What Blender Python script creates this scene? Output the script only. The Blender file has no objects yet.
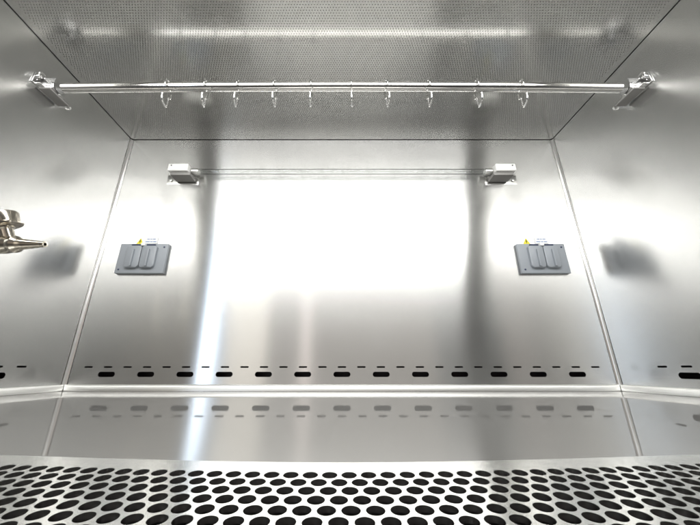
import bpy, bmesh, math, random
from mathutils import Vector, Matrix
random.seed(7)
sc = bpy.context.scene
col = sc.collection
R = math.radians

# ------------------------------------------------------------------ camera
HC = 0.0448                       # eye height over the work tray
cd = bpy.data.cameras.new("camera")
cam = bpy.data.objects.new("camera", cd); col.objects.link(cam)
cam.location = (0, 0, HC)
cam.rotation_euler = (R(90 + 19.2), 0, 0)
cd.sensor_width = 36; cd.lens = 305.5 / 700 * 36
cd.shift_x = 0.0115
cd.clip_start = 0.003; cd.clip_end = 100
sc.camera = cam

# ------------------------------------------------------------------ world (dim room) and exposure
w = bpy.data.worlds.new("World"); sc.world = w; w.use_nodes = True
bg = w.node_tree.nodes["Background"]
bg.inputs[0].default_value = (0.97, 0.95, 0.93, 1); bg.inputs[1].default_value = 0.10
sc.view_settings.view_transform = 'Standard'; sc.view_settings.look = 'None'
sc.view_settings.exposure = 0.0; sc.view_settings.gamma = 1
sc.cycles.max_bounces = 12; sc.cycles.glossy_bounces = 10; sc.cycles.diffuse_bounces = 4
sc.cycles.transmission_bounces = 10
sc.cycles.sample_clamp_indirect = 6
sc.cycles.caustics_reflective = True

def area(name, loc, look, sx, sy, power, colr, label=None, cat=None, parent=None):
    l = bpy.data.lights.new(name, 'AREA'); l.shape = 'RECTANGLE'; l.size = sx; l.size_y = sy
    l.energy = power; l.color = colr
    o = bpy.data.objects.new(name, l); col.objects.link(o)
    o.location = loc
    d = Vector(look) - Vector(loc)
    o.rotation_euler = d.to_track_quat('-Z', 'Y').to_euler()
    if parent: o.parent = parent
    return o

W = 0.60; D = 0.709; H = 0.663
# front opening leans back: (y=.03,z=.0) -> (y=.19,z=.663)
def fy(z): return 0.03 + 0.16 * z / H
# ceiling lamp of the cabinet behind the front header
LAMP_POWER = 6.2
area("cabinet_lamp_light", (0, fy(0.588) + 0.004, 0.588), (0, fy(0.588) + 0.86, 0.588 - 0.30), 1.10, 0.105, LAMP_POWER, (1.0, 0.995, 0.975))
# daylight window in front of the cabinet, then unseen lights added for reflections and fill
area("window_light", (-1.125, -1.2, 0.30), (-0.45, 0.7, 0.25), 0.075, 1.1, 3.2, (0.72, 0.84, 1.0))
area("cream_reflection_light", (-0.80, -1.2, 0.30), (-0.35, 0.7, 0.25), 0.34, 1.0, 1.4, (1.0, 0.92, 0.80))  # added unseen panel, gives the cream zone mirrored in the back wall
area("pink_reflection_light", (-0.30, -1.2, 0.25), (0.6, 0.1, 0.2), 0.10, 0.7, 0.30, (1.0, 0.88, 0.84))  # added pinkish light, unseen, for the stripe mirrored by the right wall
area("room_fill_light", (0.10, -1.6, 0.30), (0.10, 0.7, 0.25), 1.6, 1.0, 1.25, (1.0, 0.83, 0.69))  # added broad panel standing in for the lit room behind the camera
area("overhead_fill_light", (0.0, -0.35, 1.25), (0, 0.25, 0.0), 0.9, 0.35, 5.5, (1.0, 0.97, 0.92))  # added unseen fill from above, brightens grille and tray

# ------------------------------------------------------------------ helpers
def tag(o, label=None, cat=None, group=None, kind=None):
    if label: o["label"] = label
    if cat: o["category"] = cat
    if group: o["group"] = group
    if kind: o["kind"] = kind
    return o

def empty(name, loc=(0, 0, 0)):
    o = bpy.data.objects.new(name, None); col.objects.link(o); o.location = loc
    o.empty_display_size = 0.02
    return o

def mesh_obj(name, verts, faces, m, parent=None, uvs=None, smooth=False):
    me = bpy.data.meshes.new(name); me.from_pydata([tuple(v) for v in verts], [], faces)
    me.materials.append(m)
    if uvs:
        ul = me.uv_layers.new(name="UVMap")
        for l in me.loops: ul.data[l.index].uv = uvs[l.vertex_index]
    if smooth:
        for p in me.polygons: p.use_smooth = True
    me.update()
    o = bpy.data.objects.new(name, me); col.objects.link(o)
    if parent: o.parent = parent
    return o

def bm_obj(name, bm, m, parent=None, smooth_angle=None):
    me = bpy.data.meshes.new(name)
    bmesh.ops.recalc_face_normals(bm, faces=bm.faces)
    bm.to_mesh(me); bm.free(); me.materials.append(m)
    if smooth_angle is not None:
        for p in me.polygons: p.use_smooth = True
        me.set_sharp_from_angle(angle=R(smooth_angle))
    o = bpy.data.objects.new(name, me); col.objects.link(o)
    if parent: o.parent = parent
    return o

def box(bm, c, s, bev=0.0, seg=2, rot=None):
    r = bmesh.ops.create_cube(bm, size=1.0)
    vs = r['verts']
    for v in vs: v.co = Vector((v.co.x * s[0], v.co.y * s[1], v.co.z * s[2]))
    if bev > 0:
        es = list({e for v in vs for e in v.link_edges})
        rr = bmesh.ops.bevel(bm, geom=es, offset=bev, segments=seg, profile=0.6, affect='EDGES')
        vs = list({v for f in rr['faces'] for v in f.verts} | {v for v in vs if v.is_valid})
    for v in vs:
        if rot: v.co = rot @ v.co
        v.co += Vector(c)
    return vs

def lathe(bm, prof, origin, axis, n=28):
    """profile of (distance along the axis, radius)"""
    ax = Vector(axis).normalized(); q = ax.to_track_quat('Z', 'Y').to_matrix()
    rings = []
    for t, r in prof:
        rings.append([bm.verts.new(Vector(origin) + q @ Vector((max(r, 1e-5) * math.cos(2*math.pi*i/n), max(r, 1e-5) * math.sin(2*math.pi*i/n), t))) for i in range(n)])
    for a, b in zip(rings, rings[1:]):
        for i in range(n):
            bm.faces.new((a[i], a[(i+1) % n], b[(i+1) % n], b[i]))
    if prof[0][1] > 1e-4: bm.faces.new(rings[0][::-1])
    if prof[-1][1] > 1e-4: bm.faces.new(rings[-1])

def tube(bm, pts, r, n=12, cap=True):
    pts = [Vector(p) for p in pts]
    rings = []; up = None
    for i, p in enumerate(pts):
        t = (pts[min(i+1, len(pts)-1)] - pts[max(i-1, 0)]).normalized()
        if up is None:
            up = Vector((1, 0, 0)) if abs(t.x) < 0.9 else Vector((0, 0, 1))
        up = (up - t * up.dot(t)).normalized(); s = t.cross(up)
        rings.append([bm.verts.new(p + r * (up * math.cos(2*math.pi*k/n) + s * math.sin(2*math.pi*k/n))) for k in range(n)])
    for a, b in zip(rings, rings[1:]):
        for k in range(n): bm.faces.new((a[k], a[(k+1) % n], b[(k+1) % n], b[k]))
    if cap:
        bm.faces.new(rings[0][::-1]); bm.faces.new(rings[-1])

# ------------------------------------------------------------------ materials
def mat(name):
    m = bpy.data.materials.new(name); m.use_nodes = True
    nt = m.node_tree; return m, nt, nt.nodes["Principled BSDF"]

def simple(name, c, rough=0.5, metal=0.0, spec=0.5, noise=0.0, nscale=60):
    m, nt, b = mat(name)
    b.inputs["Base Color"].default_value = (*c, 1); b.inputs["Roughness"].default_value = rough
    b.inputs["Metallic"].default_value = metal; b.inputs["Specular IOR Level"].default_value = spec
    if noise:
        tc = nt.nodes.new("ShaderNodeTexCoord"); n = nt.nodes.new("ShaderNodeTexNoise")
        n.inputs["Scale"].default_value = nscale; n.inputs["Detail"].default_value = 5
        nt.links.new(tc.outputs["Object"], n.inputs["Vector"])
        mr = nt.nodes.new("ShaderNodeMapRange"); mr.inputs[3].default_value = max(0.02, rough - noise); mr.inputs[4].default_value = rough + noise
        nt.links.new(n.outputs[0], mr.inputs[0]); nt.links.new(mr.outputs[0], b.inputs["Roughness"])
        bp = nt.nodes.new("ShaderNodeBump"); bp.inputs["Strength"].default_value = 0.04; bp.inputs["Distance"].default_value = 0.00004
        nt.links.new(n.outputs[0], bp.inputs["Height"]); nt.links.new(bp.outputs[0], b.inputs["Normal"])
    return m

def brushed(name, c=(0.60, 0.60, 0.59), rough=0.22, aniso=0.7, rot=0.25, streak=(110.0, 620.0), bump=0.0, var=0.05, wob=0.0, broad=0.0, smudge=0.007, grain=0.12):
    """UV in metres, grain along U."""
    m, nt, b = mat(name); N = nt.nodes; L = nt.links
    b.inputs["Metallic"].default_value = 1
    uv = N.new("ShaderNodeUVMap"); uv.uv_map = "UVMap"
    tg = N.new("ShaderNodeTangent"); tg.direction_type = 'UV_MAP'; tg.uv_map = "UVMap"
    L.new(tg.outputs[0], b.inputs["Tangent"])
    b.inputs["Anisotropic"].default_value = aniso; b.inputs["Anisotropic Rotation"].default_value = rot
    mp = N.new("ShaderNodeMapping"); mp.inputs["Scale"].default_value = (streak[0], streak[1], 1)
    L.new(uv.outputs[0], mp.inputs[0])
    n = N.new("ShaderNodeTexNoise"); n.inputs["Scale"].default_value = 1.0; n.inputs["Detail"].default_value = 6; n.inputs["Roughness"].default_value = 0.65
    L.new(mp.outputs[0], n.inputs["Vector"])
    mp2 = N.new("ShaderNodeMapping"); mp2.inputs["Scale"].default_value = (3.0, 5.0, 1)
    L.new(uv.outputs[0], mp2.inputs[0])
    n2 = N.new("ShaderNodeTexNoise"); n2.inputs["Scale"].default_value = 1.0; n2.inputs["Detail"].default_value = 3
    L.new(mp2.outputs[0], n2.inputs["Vector"])
    # roughness = rough + streak + cloudy wear
    a = N.new("ShaderNodeMapRange"); a.inputs[1].default_value = 0.3; a.inputs[2].default_value = 0.7
    a.inputs[3].default_value = rough - var * 0.25; a.inputs[4].default_value = rough + var * 0.25
    L.new(n.outputs[0], a.inputs[0])
    a2 = N.new("ShaderNodeMapRange"); a2.inputs[3].default_value = -var * 0.7; a2.inputs[4].default_value = var * 0.7
    L.new(n2.outputs[0], a2.inputs[0])
    ad = N.new("ShaderNodeMath"); ad.operation = 'ADD'; L.new(a.outputs[0], ad.inputs[0]); L.new(a2.outputs[0], ad.inputs[1])
    mp3 = N.new("ShaderNodeMapping"); mp3.inputs["Scale"].default_value = (11.0, 17.0, 1); mp3.inputs["Location"].default_value = (3.7, 1.3, 0)
    L.new(uv.outputs[0], mp3.inputs[0])
    n3 = N.new("ShaderNodeTexNoise"); n3.inputs["Scale"].default_value = 1.0; n3.inputs["Detail"].default_value = 7; n3.inputs["Roughness"].default_value = 0.7; n3.inputs["Distortion"].default_value = 0.8
    L.new(mp3.outputs[0], n3.inputs["Vector"])
    a3 = N.new("ShaderNodeMapRange"); a3.inputs[1].default_value = 0.5; a3.inputs[2].default_value = 0.8; a3.inputs[3].default_value = 0; a3.inputs[4].default_value = smudge
    L.new(n3.outputs[0], a3.inputs[0])
    ad3 = N.new("ShaderNodeMath"); ad3.operation = 'ADD'; L.new(ad.outputs[0], ad3.inputs[0]); L.new(a3.outputs[0], ad3.inputs[1])
    L.new(ad3.outputs[0], b.inputs["Roughness"])
    cr = N.new("ShaderNodeMix"); cr.data_type = 'RGBA'
    cr.inputs[6].default_value = (c[0]*(1-grain), c[1]*(1-grain), c[2]*(1-grain), 1); cr.inputs[7].default_value = (min(1, c[0]*(1+grain)), min(1, c[1]*(1+grain)), min(1, c[2]*(1+grain)), 1)
    L.new(n.outputs[0], cr.inputs[0]); L.new(cr.outputs[2], b.inputs["Base Color"])
    bp = N.new("ShaderNodeBump"); bp.inputs["Strength"].default_value = bump; bp.inputs["Distance"].default_value = 0.00006
    L.new(n.outputs[0], bp.inputs["Height"])
    bp2 = N.new("ShaderNodeBump"); bp2.inputs["Strength"].default_value = wob; bp2.inputs["Distance"].default_value = 0.004
    L.new(n2.outputs[0], bp2.inputs["Height"]); L.new(bp.outputs[0], bp2.inputs["Normal"])
    L.new(bp2.outputs[0], b.inputs["Normal"])
    # a second, broader lobe: the milled grain scatters part of the light widely
    if broad:
        g = N.new("ShaderNodeBsdfAnisotropic"); g.inputs["Roughness"].default_value = 0.55; g.inputs["Color"].default_value = (*c, 1)
        L.new(bp2.outputs[0], g.inputs["Normal"])
        mx = N.new("ShaderNodeMixShader"); mx.inputs[0].default_value = broad
        L.new(b.outputs[0], mx.inputs[1]); L.new(g.outputs[0], mx.inputs[2])
        L.new(mx.outputs[0], N["Material Output"].inputs[0])
    return m

M_back = brushed("brushed_steel_back", rough=0.235, aniso=1.0, wob=0.0, broad=0.10, bump=0.0, var=0.03)
M_side = brushed("brushed_steel_side", rough=0.25, aniso=0.8, wob=0.0, smudge=0.006, grain=0.12, broad=0.1, var=0.012, bump=0.0)
M_ceil = brushed("perforated_steel_ceiling", c=(0.55, 0.55, 0.535), rough=0.19, aniso=0.3, streak=(30, 900), bump=0.0, var=0.03)
M_tray = brushed("brushed_steel_tray", c=(0.62, 0.615, 0.60), rough=0.035, aniso=0.3, streak=(30, 900), bump=0.0, var=0.01, broad=0.35)
M_grille = simple("grille_steel", (0.70, 0.70, 0.68), 0.20, 1.0, noise=0.05, nscale=120)
M_trim = simple("satin_steel_trim", (0.86, 0.855, 0.84), 0.3, 1.0)
M_base = simple("blasted_steel_moulding", (0.80, 0.80, 0.78), 0.42, 1.0)
M_gap = simple("dark_joint", (0.02, 0.02, 0.02), 0.8)
M_dark = simple("dark_plenum", (0.014, 0.009, 0.011), 0.6)
M_filter = simple("filter_media", (0.20, 0.20, 0.19), 0.8)
M_chrome = simple("polished_chrome", (0.82, 0.82, 0.82), 0.08, 1.0)
M_rod = brushed("polished_steel_rod", c=(0.72, 0.71, 0.69), rough=0.13, aniso=0.2, streak=(60, 4), bump=0.02, var=0.02)
M_wire = simple("bright_wire", (0.80, 0.80, 0.79), 0.15, 1.0)
M_white = simple("white_porcelain", (0.82, 0.82, 0.80), 0.35, noise=0.05)
M_glaze = simple("lamp_cap_metal", (0.6, 0.6, 0.58), 0.35, 1.0)
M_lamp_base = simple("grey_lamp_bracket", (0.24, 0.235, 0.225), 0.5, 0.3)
M_plastic = simple("grey_outlet_plastic", (0.30, 0.325, 0.355), 0.48, noise=0.06, nscale=200)
M_plastic_d = simple("dark_hinge_plastic", (0.03, 0.04, 0.09), 0.5)
M_yellow = simple("yellow_sticker", (0.80, 0.70, 0.03), 0.5)
M_black = simple("black_ink", (0.02, 0.02, 0.02), 0.6)
M_blue = simple("blue_ink", (0.10, 0.20, 0.45), 0.6)
M_paper = simple("white_sticker", (0.82, 0.83, 0.83), 0.5)
M_brass = simple("nickel_plated_brass", (0.56, 0.52, 0.45), 0.2, 1.0, noise=0.05, nscale=80)
M_glass, nt, b = mat("quartz_glass")
nt.nodes.remove(b)
tr = nt.nodes.new("ShaderNodeBsdfTransparent"); tr.inputs[0].default_value = (0.955, 0.96, 0.96, 1)
gl = nt.nodes.new("ShaderNodeBsdfAnisotropic"); gl.inputs["Roughness"].default_value = 0.02
fr = nt.nodes.new("ShaderNodeFresnel"); fr.inputs[0].default_value = 1.25
mx = nt.nodes.new("ShaderNodeMixShader"); k_ = nt.nodes.new("ShaderNodeMath"); k_.operation = "MULTIPLY"; k_.inputs[1].default_value = 0.8; nt.links.new(fr.outputs[0], k_.inputs[0]); nt.links.new(k_.outputs[0], mx.inputs[0])
nt.links.new(tr.outputs[0], mx.inputs[1]); nt.links.new(gl.outputs[0], mx.inputs[2])
nt.links.new(mx.outputs[0], nt.nodes["Material Output"].inputs[0])

# ------------------------------------------------------------------ perforated sheets
def sheet(name, cells, P, m, parent, depth=0.0, nv=None, rim_mat=None):
    """cells: list of (u0,u1,v0,v1, hole or None); hole=(cu,cv,hw,hh,kind); P(u,v,d) -> xyz"""
    V = []; F = []; UV = []
    def add(u, v, d=0.0):
        V.append(P(u, v, d)); UV.append((u, v)); return len(V) - 1
    for (u0, u1, v0, v1, hole) in cells:
        if hole is None:
            F.append((add(u0, v0), add(u1, v0), add(u1, v1), add(u0, v1))); continue
        cu, cv, hw, hh, n = hole
        if hw - hh > 1e-6:
            A = []; m4 = n // 4; ss = hw - hh
            for sx_ in (1, -1):
                for i in range(2*m4 + 1):
                    tt = -math.pi/2 + math.pi*i/(2*m4)
                    A.append(math.atan2(hh*math.sin(tt), sx_*(ss + hh*math.cos(tt))) % (2*math.pi))
            A += [math.pi/2, 3*math.pi/2]; A.sort(); n = len(A)
        else:
            A = [2*math.pi*(i+0.5)/n for i in range(n)]
        cor = [math.atan2(v-cv, u-cu) % (2*math.pi) for u, v in ((u1, v1), (u0, v1), (u0, v0), (u1, v0))]
        if hw - hh > 1e-6:
            A += [c for c in cor if min(abs(a_-c) for a_ in A) > 1e-4]
        else:
            for c in cor:
                k = min(range(n), key=lambda i: abs(A[i]-c)); A[k] = c
        A.sort()
        inn = []; out = []
        for t in A:
            dx, dy = math.cos(t), math.sin(t)
            # stadium: radius hh, straight part hw-hh
            s = hw - hh
            if s <= 1e-6:
                r = hh
            else:
                r = hh / max(abs(dy), 1e-9)
                if abs(r * dx) > s:
                    sx = s if dx > 0 else -s
                    bq = -dx * sx; r = -bq + math.sqrt(max(0, bq*bq - (sx*sx - hh*hh)))
            inn.append((cu + r*dx, cv + r*dy))
            ts = []
            if dx > 1e-9: ts.append((u1-cu)/dx)
            if dx < -1e-9: ts.append((u0-cu)/dx)
            if dy > 1e-9: ts.append((v1-cv)/dy)
            if dy < -1e-9: ts.append((v0-cv)/dy)
            q = min(ts); out.append((cu + q*dx, cv + q*dy))
        ii = [add(*p) for p in inn]; oo = [add(*p) for p in out]
        for k in range(len(A)):
            j = (k+1) % len(A); F.append((ii[k], oo[k], oo[j], ii[j]))
        if depth:
            dd = [add(p[0], p[1], depth) for p in inn]
            for k in range(len(A)):
                j = (k+1) % len(A); F.append((ii[j], dd[j], dd[k], ii[k]))
    return mesh_obj(name, V, F, m, parent, UV)

cab = tag(empty("safety_cabinet", (0, 0.4, 0)), "brushed stainless steel cabinet interior with slotted walls and perforated ceiling", "cabinet")
cab.location = (0, 0, 0)

G = 0.0016   # joint gap
# ---- back panel
def back_cells():
    cells = []
    zb, zt = 0.004, 0.0425          # big slot row band
    p = 0.0856
    x0, x1 = -6.5*p, 6.5*p
    for i in range(-6, 7):
        cells.append(((i-.5)*p, (i+.5)*p, 0.018, zt, (i*p, 0.0335, 0.0185, 0.0053, 28)))
    cells.append((x0, x1, 0.0, 0.018, None))
    q = p/2
    for i in range(-13, 14):
        cells.append(((i-.5)*q, (i+.5)*q, zt, 0.056, (i*q, 0.0487, 0.0092, 0.0017, 20)))
    Wb = W - G
    cells += [(-Wb, x0, 0, zt, None), (x1, Wb, 0, zt, None)]
    s0, s1 = -13.5*q, 13.5*q
    cells += [(-Wb, s0, zt, 0.056, None), (s1, Wb, zt, 0.056, None), (-Wb, Wb, 0.056, H - G, None)]
    return cells
back = sheet("back_panel", back_cells(), lambda u, v, d: (u, D + d, v), M_back, cab, depth=0.002)
# ---- side panels  (u runs along depth)
def side_cells():
    Y0, Y1 = 0.085, D - G
    cells = []; zt = 0.0425; p = 0.0856
    ys = [0.648 - 0.040 - p*k for k in range(6)]       # centres of the big slots
    ys = [0.562 - p*k for k in range(5)]
    e1 = ys[0] + p/2; e0 = ys[-1] - p/2
    for y in ys: cells.append((y-p/2, y+p/2, 0.018, zt, (y, 0.0335, 0.0185, 0.0053, 28)))
    cells += [(e0, e1, 0, 0.018, None), (Y0, e0, 0, zt, None), (e1, Y1, 0, zt, None)]
    q = p/2
    n = 11; c0 = ys[0] + q
    for k in range(n):
        c = c0 - k*q; cells.append((c-q/2, c+q/2, zt, 0.056, (c, 0.0487, 0.0092, 0.0017, 20)))
    cells += [(Y0, c0-(n-1)*q-q/2, zt, 0.056, None), (c0+q/2, Y1, zt, 0.056, None), (Y0, Y1, 0.056, H - G, None)]
    return cells
for s in (-1, 1):
    sheet("side_panel", side_cells(), lambda u, v, d, s=s: (s*(W + d), u, v), M_side, cab, depth=0.002)
# ---- dark plenum shell behind the walls (seen through slots, joints)
bm = bmesh.new()
box(bm, (0, D + 0.034, H/2), (2*W + 0.14, 0.004, H + 0.1))
bm_obj("rear_plenum", bm, M_dark, cab)
for s in (-1, 1):
    bm = bmesh.new(); box(bm, (s*(W + 0.034), 0.35, H/2), (0.004, 0.72, H + 0.1)); bm_obj("side_plenum", bm, M_dark, cab)

# ---- ceiling diffuser: punched sheet
cells = []
px, py = 0.0052, 0.0046
ny = int((D - 0.02 - 0.20) / py); nx = int((2*W - 0.03) / px)
yb = D - 0.014; ya = yb - ny*py
for j in range(ny):
    off = 0 if j % 2 else px/2
    xs = -nx*px/2 + off
    cells.append((-W + G, xs, ya + j*py, ya + (j+1)*py, None))
    n_ = nx - (0 if j % 2 else 1)
    for i in range(n_):
        u = xs + i*px; cells.append((u, u+px, ya + j*py, ya + (j+1)*py, (u+px/2, ya + (j+.5)*py, 0.00080, 0.00080, 6)))
    cells.append((xs + n_*px, W - G, ya + j*py, ya + (j+1)*py, None))
cells += [(-W + G, W - G, yb, D - G, None), (-W + G, W - G, 0.05, ya, None)]
sheet("ceiling_diffuser", cells, lambda u, v, d: (u, v, H + d), M_ceil, cab)
bm = bmesh.new(); box(bm, (0, 0.36, H + 0.034), (2*W + 0.1, 0.76, 0.004)); bm_obj("filter_face", bm, M_filter, cab)

# ---- corner and coving trims (concave quarter rounds)
def cove(name, r, length, P, m=M_trim, lip=0.0, n=10):
    """P(a,b,t): a,b in-plane distances from the two walls, t along"""
    V = []; F = []; pts = []
    if lip: pts.append((0.0006, r + lip))
    for i in range(n+1):
        t = math.pi/2 * i/n
        pts.append((0.0006 + r - r*math.cos(t), 0.0006 + r - r*math.sin(t)))
    for (a, b) in pts:
        V.append(P(a, b, 0)); V.append(P(a, b, 1))
    for i in range(len(pts)-1):
        F.append((2*i, 2*i+1, 2*i+3, 2*i+2))
    return mesh_obj(name, V, F, m, cab, smooth=True)
def bead(name, pts, r, m=M_trim):
    bm = bmesh.new(); tube(bm, pts, r, 14); return bm_obj(name, bm, m, cab, 60)
for s in (-1, 1):
    cove("corner_trim", 0.0060, 1, lambda a, b, t, s=s: (s*(W - a), D - b, 0.012 + t*(H - 0.014)))
# base trim: small upstand moulding along the three walls
def upstand(name, P):
    prof = [(0.0004, 0.0130), (0.0026, 0.0127), (0.0040, 0.0115), (0.0050, 0.0095), (0.0058, 0.0070), (0.0066, 0.0045), (0.0072, 0.0020), (0.0072, 0.0004)]
    V = []; F = []
    for a, z in prof: V.append(P(a, z, 0)); V.append(P(a, z, 1))
    for i in range(len(prof)-1): F.append((2*i, 2*i+1, 2*i+3, 2*i+2))
    o = mesh_obj(name, V, F, M_base, cab, smooth=True); return o
upstand("base_trim", lambda a, z, t: ((2*t - 1)*(W - 0.001 - a), D - a, z))
for s in (-1, 1):
    upstand("base_trim", lambda a, z, t, s=s: (s*(W - a), 0.19 + t*(D - 0.19 - a - 0.0005), z))

# ---- front frame: header with lamp tray, posts, sill (outside the picture, seen in reflections)
hd = bmesh.new()
ang = math.atan2(0.16, H)
rot = Matrix.Rotation(-ang, 3, 'X')
box(hd, (0, fy(0.575) - 0.022, 0.580), (2*W + 0.02, 0.03, 0.168), 0.002, rot=rot)
bm_obj("front_header", hd, M_side if False else M_grille, cab, 40)
for s in (-1, 1):
    pb = bmesh.new()
    box(pb, (s*(W + 0.014), 0.092, 0.34), (0.024, 0.018, 0.70), 0.002)
    if s > 0: box(pb, (W - 0.0385, 0.098, 0.33), (0.075, 0.012, 0.66), 0.002)
    bm_obj("front_post", pb, simple("post_grey", (0.10, 0.10, 0.10), 0.5), cab, 40)

# ------------------------------------------------------------------ work tray and grille
def sag(x): return 0.56 * x * x / (1 + (x/0.30)**2)
YE = 0.1775            # grille edge
def strip_mesh(name, rows, m, parent, nxs=60):
    """rows: list of (y(x) function, z)"""
    V = []; F = []; UV = []
    for (f, z) in rows:
        for i in range(nxs+1):
            x = -W + 0.0005 + (2*W - 0.001)*i/nxs
            V.append((x, f(x), z)); UV.append((x, f(x)))
    for r in range(len(rows)-1):
        for i in range(nxs):
            a = r*(nxs+1) + i; F.append((a, a+1, a+nxs+2, a+nxs+1))
    return mesh_obj(name, V, F, m, parent, UV)
tray = strip_mesh("work_tray", [(lambda x: YE + sag(x) + 0.0005, -0.012), (lambda x: YE + sag(x) + 0.0005, -0.0006), (lambda x: YE + sag(x) + 0.0010, 0.0), (lambda x: D - 0.003, 0.0)], M_tray, None)
tag(tray, "flat mirror-like steel work tray lying between the grille and the slotted walls", "work tray")

cells = []
gp, gr = 0.0088, 0.0075
rows = 30
nxg = int((2*W - 0.02)/gp)
yfirst = 0.1622
top = yfirst + gr/2
for j in range(rows):
    yc = yfirst - j*gr
    ph = 0.37 if j % 2 == 0 else -0.13
    xs = -nxg*gp/2 + (ph - 0.5)*gp + gp
    n_ = nxg - 1
    cells.append((-W + 0.001, xs, yc-gr/2, yc+gr/2, None))
    for i in range(n_):
        u = xs + i*gp; cells.append((u, u+gp, yc-gr/2, yc+gr/2, (u+gp/2, yc, 0.0035, 0.0035, 24)))
    cells.append((xs + n_*gp, W - 0.001, yc-gr/2, yc+gr/2, None))
bot = yfirst - (rows-1)*gr - gr/2
for i in range(48):     # solid margins subdivided so that they follow the arc
    a = -W + 0.001 + (2*W-0.002)*i/48; b2 = -W + 0.001 + (2*W-0.002)*(i+1)/48
    cells.append((a, b2, top, YE, None)); cells.append((a, b2, bot - 0.02, bot, None))
gri = sheet("intake_grille", cells, lambda u, v, d: (u, v + sag(u), 0.0006 - d - 0.08*(YE - v)), M_grille, None, depth=0.0022)
tag(gri, "perforated stainless steel air intake grille with rows of round holes in the foreground", "grille")
sol = None
bm = bmesh.new(); box(bm, (0, 0.06, -0.045), (2*W, 0.50, 0.004)); bm_obj("grille_plenum", bm, M_dark, cab)

# ------------------------------------------------------------------ hanging rod
RY, RZ, RR = 0.470, 0.584, 0.0093
def BOW(x): return 0.0048*(1-(x/0.565)**2) - 0.0010*0
def rod_mesh():
    n = 32; V = []; F = []; UV = []
    xs = [-0.565 + 1.13*i/40 for i in range(41)]
    for x in xs:
        for k in range(n+1):
            t = 2*math.pi*k/n
            V.append((x, RY + RR*math.cos(t), RZ + RR*math.sin(t) + BOW(x))); UV.append((x, k/n*0.06))
    for i in range(40):
        for k in range(n):
            a = i*(n+1)+k; F.append((a, a+n+1, a+n+2, a+1))
    o = mesh_obj("hanging_rod", V, F, M_rod, None, UV, smooth=True)
    return o
tag(rod_mesh(), "long polished steel rod spanning under the perforated ceiling with hooks on it", "rod")

def bracket(s, label):
    root = tag(empty("rod_bracket", (s*W, RY, RZ)), label, "bracket", "rod brackets on the side walls")
    # flange flush on the wall, long in depth
    bm = bmesh.new(); box(bm, (-s*0.0022, 0.003, -0.003), (0.0036, 0.066, 0.024), 0.0012)
    bm_obj("wall_flange", bm, M_chrome, root, 40)
    # U cradle under the rod end
    bm = bmesh.new()
    n = 16; ro, ri = 0.0128, 0.0108
    L = 0.026
    prof = [(-ro, 0.016), (-ri, 0.016)]
    pi_ = [(ri*math.cos(math.pi + math.pi*k/n), ri*math.sin(math.pi + math.pi*k/n)) for k in range(n+1)]
    po_ = [(ro*math.cos(math.pi + math.pi*k/n), ro*math.sin(math.pi + math.pi*k/n)) for k in range(n+1)]
    inner = [(-ri, 0.012)] + pi_ + [(ri, 0.012)]
    outer = [(-ro, 0.012)] + po_ + [(ro, 0.012)]
    ring = inner + outer[::-1]
    A = [bm.verts.new((-s*0.004, y, z)) for y, z in ring]; B = [bm.verts.new((-s*L, y, z)) for y, z in ring]
    m_ = len(ring); h_ = len(inner)
    for k in range(m_):
        j = (k+1) % m_; bm.faces.new((A[k], A[j], B[j], B[k]))
    for k in range(h_-1):
        bm.faces.new((B[k], B[k+1], B[m_-2-k], B[m_-1-k])); bm.faces.new((A[k+1], A[k], A[m_-1-k], A[m_-2-k]))
    bm_obj("cradle", bm, M_chrome, root, 40)
    # thin shelf plate below, running back along the wall
    bm = bmesh.new(); box(bm, (-s*0.0085, 0.006, -0.0142), (0.013, 0.062, 0.0018), 0.0006)
    bm_obj("support_plate", bm, M_chrome, root, 40)
    bm = bmesh.new(); box(bm, (-s*0.0150, 0.006, -0.0172), (0.022, 0.044, 0.0036), 0.001)  # dark block standing in for the shade under the rod end
    bm_obj("shade_block", bm, M_lamp_base, root, 40)
    # clamp screw with round head at the front and small screw behind
    bm = bmesh.new(); lathe(bm, [(0, 0.0024), (0.006, 0.0024), (0.006, 0.0055), (0.008, 0.0065), (0.010, 0.0058), (0.011, 0.003), (0.011, 0)], (-s*0.004, -0.024, 0.004), (-s, -0.1, 0.15), 24)
    bm_obj("thumb_screw", bm, M_chrome, root, 40)
    bm = bmesh.new(); lathe(bm, [(0, 0.0045), (0.003, 0.0045), (0.0045, 0.003), (0.005, 0)], (-s*0.004, 0.029, -0.003), (-s, 0, 0), 20)
    bm_obj("screw", bm, M_chrome, root, 40)
    # little lip / hook at the rear of the plate
    bm = bmesh.new(); tube(bm, [(-s*0.010, 0.035, -0.0142), (-s*0.012, 0.039, -0.016), (-s*0.018, 0.040, -0.015), (-s*0.020, 0.038, -0.011)], 0.0014, 8)
    bm_obj("retaining_clip", bm, M_wire, root, 60)
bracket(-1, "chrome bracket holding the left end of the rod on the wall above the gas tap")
bracket(1, "chrome bracket holding the right end of the rod on the right wall")

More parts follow.
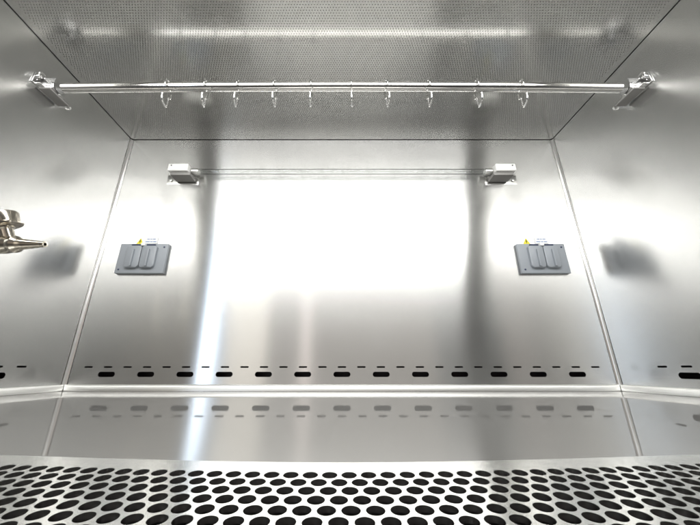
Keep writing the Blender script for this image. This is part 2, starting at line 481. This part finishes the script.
# ---- hooks
def hook_mesh():
    P = [(-0.0112, -0.0075), (-0.0122, -0.003), (-0.0122, 0.003), (-0.0100, 0.0085), (-0.0050, 0.0120), (0.0010, 0.0127), (0.0075, 0.0112), (0.0130, 0.0070),
         (0.0160, 0.0010), (0.0170, -0.0060), (0.0168, -0.0125), (0.0150, -0.0158), (0.0115, -0.0172), (0.0098, -0.0200), (0.0096, -0.0250), (0.0096, -0.0340),
         (0.0094, -0.0400), (0.0078, -0.0440), (0.0040, -0.0462), (-0.0030, -0.0466), (-0.0085, -0.0450), (-0.0122, -0.0415), (-0.0135, -0.0370), (-0.0140, -0.0320)]
    return [(0.0, RY + y, RZ + z) for y, z in P]
def dense(pts, n=2):
    P = [Vector(p) for p in pts]; out = []
    for i in range(len(P)-1):
        p0 = P[max(i-1, 0)]; p1 = P[i]; p2 = P[i+1]; p3 = P[min(i+2, len(P)-1)]
        for k in range(n):
            t = k/n
            out.append(0.5*((2*p1) + (p2-p0)*t + (2*p0-5*p1+4*p2-p3)*t*t + (3*p1-p0-3*p2+p3)*t**3))
    out.append(P[-1]); return out
ZH = 1.321*RY + 0.0
hx = [170, 207, 239, 275.5, 311.5, 351.5, 386, 427.5, 475, 519]
hp = [tuple(Vector(p) - Vector((0, RY, RZ))) for p in hook_mesh()]
bm = bmesh.new(); tube(bm, dense(hp), 0.0019, 10)
hk0 = bm_obj("wire_hook", bm, M_wire, None, 60)
bm = bmesh.new(); bmesh.ops.create_uvsphere(bm, u_segments=12, v_segments=8, radius=0.0021)
tip_p = hp[-1]
for v in bm.verts: v.co += Vector(tip_p)
hlab = ["wire S-hook hanging on the rod, leftmost of the row and nearest the left bracket",
        "wire S-hook second from the left on the rod",
        "wire S-hook third from the left on the rod, close beside the second",
        "wire S-hook fourth from the left on the rod",
        "wire S-hook fifth from the left, the last one left of the rod's middle",
        "wire S-hook sixth from the left, just right of the rod's middle",
        "wire S-hook on the rod, fifth counted from the right end",
        "wire S-hook on the rod, fourth counted from the right, seen edge-on",
        "wire S-hook second from the right on the rod, its open loop showing",
        "wire S-hook hanging on the rod, rightmost of the row and nearest the right bracket"]
hlab[6] = "wire S-hook seventh from the left on the rod"
hlab[7] = "wire S-hook on the rod, third counted from the right end"
tipm = bpy.data.meshes.new("tip")
bm.to_mesh(tipm); bm.free(); tipm.materials.append(M_wire)
for p in tipm.polygons: p.use_smooth = True
for i, x in enumerate(hx):
    o = hk0 if i == 0 else hk0.copy()
    if i: col.objects.link(o)
    X = (x - 342)/305.5 * 0.6285
    o.location = (X, RY, RZ + BOW(X))
    o.rotation_euler = (0, R(random.uniform(-2.5, 2.5)), R([6, 12, 8, -2, 3, 5, -4, 2, 5, 10][i] * (1 if x < 342 else -1)))
    tag(o, hlab[i], "hook", "wire hooks along the rod")
    tp = bpy.data.objects.new("tip", tipm); col.objects.link(tp); tp.parent = o

# ------------------------------------------------------------------ germicidal lamp
lamp = tag(empty("germicidal_lamp", (0, D, 0.53)), "clear unlit glass lamp tube held between two white sockets high on the back wall", "lamp")
TZ, TY = 0.540, 0.688
def hollow(bm, x0, x1, ro, ri, n=28):
    for r, flip in ((ro, 0), (ri, 1)):
        A = [bm.verts.new((x0, TY - D + r*math.cos(2*math.pi*k/n), TZ - 0.53 + r*math.sin(2*math.pi*k/n))) for k in range(n)]
        B = [bm.verts.new((x1, TY - D + r*math.cos(2*math.pi*k/n), TZ - 0.53 + r*math.sin(2*math.pi*k/n))) for k in range(n)]
        for k in range(n):
            j = (k+1) % n; f = (A[k], A[j], B[j], B[k]); bm.faces.new(f[::-1] if flip else f)
bm = bmesh.new(); hollow(bm, -0.392, 0.392, 0.0074, 0.0066)
me = bpy.data.meshes.new("glass_tube"); bm.to_mesh(me); bm.free(); me.materials.append(M_glass)
for p in me.polygons: p.use_smooth = True
gt = bpy.data.objects.new("glass_tube", me); col.objects.link(gt); gt.parent = lamp
for s in (-1, 1):
    bm = bmesh.new(); lathe(bm, [(0, 0.0086), (0.016, 0.0086), (0.018, 0.0075), (0.018, 0)], (s*0.398, TY - D, TZ - 0.53), (-s, 0, 0), 24)
    bm_obj("tube_cap", bm, M_glaze, lamp, 40)
    bm = bmesh.new()
    box(bm, (s*0.426, -0.0275, 0.0100), (0.052, 0.030, 0.0210), 0.003, 3)
    so = bm_obj("socket", bm, M_white, lamp, 40)
    bm = bmesh.new(); lathe(bm, [(0, 0.0018), (0.0006, 0.0018)], (s*0.443, -0.0425, 0.014), (0, -1, 0), 14)
    bm_obj("pin_hole", bm, M_black, so)
    bm = bmesh.new(); box(bm, (s*0.420, -0.0200, -0.0060), (0.052, 0.0330, 0.0090), 0.002)
    bm_obj("socket_base", bm, M_lamp_base, lamp, 40)
    bm = bmesh.new(); box(bm, (s*0.430, -0.0008, -0.002), (0.086, 0.0010, 0.030), 0.0003)
    bm_obj("mounting_plate", bm, M_grille, lamp, 40)
    bm = bmesh.new(); lathe(bm, [(0, 0.0034), (0.0015, 0.0032), (0.0022, 0.0015), (0.0022, 0)], (s*0.462, -0.0022, -0.004), (0, -1, 0), 16)
    bm_obj("screw", bm, M_glaze, lamp, 40)

# ------------------------------------------------------------------ outlets
def outlet(cx, label):
    root = tag(empty("outlet", (cx, D, 0.300)), label, "outlet", "covered outlets on the back wall")
    bm = bmesh.new(); box(bm, (0, -0.0042, 0), (0.118, 0.0078, 0.0765), 0.0016, 2)
    bm_obj("cover_plate", bm, M_plastic, root, 40)
    for s in (-1, 1):
        lid = None
        bm = bmesh.new()
        # lid: rounded-bottom slab, drawn as an outline and extruded
        wd, ht = 0.0175, 0.0560
        out = []
        for k in range(7):
            t = R(180 + 90*k/6); out.append((-wd + 0.008 + 0.008*math.cos(t), -0.030 + 0.008 + 0.008*math.sin(t)))
        for k in range(7):
            t = R(270 + 90*k/6); out.append((wd - 0.008 + 0.008*math.cos(t), -0.030 + 0.008 + 0.008*math.sin(t)))
        out += [(wd, 0.022), (wd - 0.004, 0.026), (-wd + 0.004, 0.026), (-wd, 0.022)]
        A = [bm.verts.new((x, -0.0081, z)) for x, z in out]
        B = [bm.verts.new((x, -0.0150, z)) for x, z in out]
        C = [bm.verts.new((x*0.88, -0.0165, z*0.94)) for x, z in out]
        m_ = len(out)
        for k in range(m_):
            j = (k+1) % m_
            bm.faces.new((A[k], A[j], B[j], B[k])); bm.faces.new((B[k], B[j], C[j], C[k]))
        bm.faces.new(C); bm.faces.new(A[::-1])
        for v in bm.verts: v.co += Vector((s*0.0185 , 0, 0.0045))
        lid = bm_obj("flip_lid", bm, M_plastic, root, 35)
        # raised rib down the lid
        bm = bmesh.new(); box(bm, (s*0.0185 + 0.001, -0.0185, -0.0015), (0.0050, 0.0060, 0.044), 0.0018, 2)
        bm_obj("rib", bm, M_plastic, lid, 40)
        bm = bmesh.new(); lathe(bm, [(0, 0.0024), (0.020, 0.0024)], (s*0.0185 - 0.010, -0.0105, 0.0335), (1, 0, 0), 12)
        bm_obj("hinge", bm, M_plastic_d, lid, 40)
    bm = bmesh.new(); box(bm, (0, -0.0115, 0.0350), (0.0100, 0.0070, 0.0080), 0.0012)
    bm_obj("hinge_block", bm, M_paper, root, 40)
    bm = bmesh.new(); box(bm, (0, -0.0090, 0.0225), (0.0070, 0.004, 0.0045), 0.0008)
    bm_obj("latch", bm, M_plastic_d, root, 40)
    for s in (-1, 1):
        bm = bmesh.new(); lathe(bm, [(0, 0.0022), (0.0012, 0.0020), (0.0014, 0)], (s*0.050, -0.0080, 0.0290 if s > 0 else -0.029), (0, -1, 0), 14)
        bm_obj("screw", bm, M_plastic_d, root, 40)
outlet(-0.489, "grey plastic outlet with two flip lids on the left of the back wall")
outlet(0.492, "grey plastic outlet with two flip lids on the right of the back wall")

def text_mesh(body, size, loc, m, parent, name):
    cu = bpy.data.curves.new(name, 'FONT'); cu.body = body; cu.size = size; cu.align_x = 'CENTER'; cu.align_y = 'CENTER'
    o = bpy.data.objects.new(name, cu); col.objects.link(o)
    dg = bpy.context.evaluated_depsgraph_get(); dg.update()
    me = bpy.data.meshes.new_from_object(o.evaluated_get(dg)); bpy.data.objects.remove(o); bpy.data.curves.remove(cu)
    me.materials.append(m)
    for v in me.vertices: v.co = Vector((v.co.x, 0, v.co.y)) + Vector(loc)
    o = bpy.data.objects.new(name, me); col.objects.link(o); o.parent = parent
    return o

def stickers(cx, lx, side):
    r = tag(empty("warning_sticker", (cx, D, 0.3465)), "small yellow triangular warning sticker above the %s outlet" % side, "sticker", "warning stickers over the outlets")
    bm = bmesh.new()
    a = 0.0098
    P0 = [(-a, -0.0082), (a, -0.0082), (0, 0.0100)]
    A = [bm.verts.new((x, -0.0004, z)) for x, z in P0]; B = [bm.verts.new((x, -0.0008, z)) for x, z in P0]
    bm.faces.new(B)
    for k in range(3): bm.faces.new((A[k], A[(k+1) % 3], B[(k+1) % 3], B[k]))
    bm_obj("triangle", bm, M_yellow, r)
    bm = bmesh.new()
    bolt = [(-0.0006, 0.0055), (0.0012, 0.0055), (0.0004, 0.0012), (0.0020, 0.0012), (-0.0012, -0.0056), (-0.0003, -0.0008), (-0.0018, -0.0008)]
    bm.faces.new([bm.verts.new((x, -0.0010, z)) for x, z in bolt])
    bm_obj("bolt_symbol", bm, M_black, r)
    r2 = tag(empty("paper_label", (lx, D, 0.3500)), "small white paper label with blue print above the %s outlet" % side, "sticker", "white labels over the outlets")
    bm = bmesh.new(); box(bm, (0, -0.0006, 0), (0.034, 0.0006, 0.017)); bm_obj("paper", bm, M_paper, r2)
    bm = bmesh.new()
    for zz, wds in ((0.0035, (0.006, 0.004, 0.007)), (-0.0035, (0.010, 0.005, 0.008))):
        tot = sum(wds) + 0.002*(len(wds)-1); x = -tot/2
        for wd in wds:
            box(bm, (x + wd/2, -0.0011, zz), (wd, 0.0003, 0.0016)); x += wd + 0.002
    bm_obj("print", bm, M_blue, r2)
stickers(-0.5075, -0.480, "left")
stickers(0.4640, 0.5020, "right")

# ------------------------------------------------------------------ gas tap on the left wall
tap = tag(empty("gas_tap", (-W, 0.440, 0.228)), "nickel plated gas tap with round knob and tapered hose nozzle on the left wall", "tap")
tap.scale = (1.18, 1.18, 1.18)
bm = bmesh.new(); lathe(bm, [(0.0004, 0.026), (0.004, 0.026), (0.007, 0.0225), (0.009, 0.014), (0.018, 0.0125), (0.020, 0.014), (0.030, 0.014)], (0, 0, 0), (1, 0, 0), 36)
bm_obj("wall_flange", bm, M_brass, tap, 35)
bm = bmesh.new()
lathe(bm, [(0, 0.0110), (0.012, 0.0110), (0.026, 0.0125), (0.040, 0.0125), (0.045, 0.0105), (0.048, 0.0105)], (0.027, 0, 0), (1, 0, 0), 32)
bm_obj("valve_body", bm, M_brass, tap, 35)
bm = bmesh.new()
pr = [(0, 0.0100), (0.002, 0.0112), (0.007, 0.0112), (0.0105, 0.0084), (0.0115, 0.0078)]
t = 0.0115; r0 = 0.0078
for k in range(4):
    pr += [(t + 0.0070, r0 - 0.0014), (t + 0.0073, r0 - 0.0009)]; t += 0.0073; r0 -= 0.0009
pr += [(t + 0.004, 0.0040), (t + 0.0042, 0.0022), (t - 0.004, 0.0016), (t - 0.004, 0)]
lathe(bm, pr, (0.072, 0, 0), (1, 0, 0), 28)
noz = bm_obj("hose_nozzle", bm, M_brass, tap, 35)
bm = bmesh.new(); lathe(bm, [(0, 0.0017), (0.0002, 0.0017)], (0.072 + t + 0.0006, 0, 0), (1, 0, 0), 16)
bm_obj("nozzle_bore", bm, M_black, noz)
bm = bmesh.new(); kx = Vector((-0.30, -0.30, 0.88)).normalized()
lathe(bm, [(0, 0.0075), (0.016, 0.0075), (0.018, 0.0095), (0.020, 0.0095)], (0.068, 0, 0.004), kx, 24)
bm_obj("stem", bm, M_brass, tap, 35)
bm = bmesh.new()
c0 = Vector((0.068, 0, 0.004)) + kx*0.0195
lathe(bm, [(0, 0.0150), (0.0015, 0.0185), (0.0035, 0.0190), (0.0050, 0.0165), (0.0075, 0.0165), (0.0165, 0.0175), (0.0190, 0.0165), (0.0205, 0.012), (0.0208, 0)], c0, kx, 40)
bm_obj("knob", bm, M_brass, tap, 35)
bm = bmesh.new()
lathe(bm, [(0, 0.010), (0.0008, 0.0098), (0.0010, 0)], c0 + kx*0.0207, kx, 24)
bm_obj("knob_badge", bm, M_white, tap, 35)
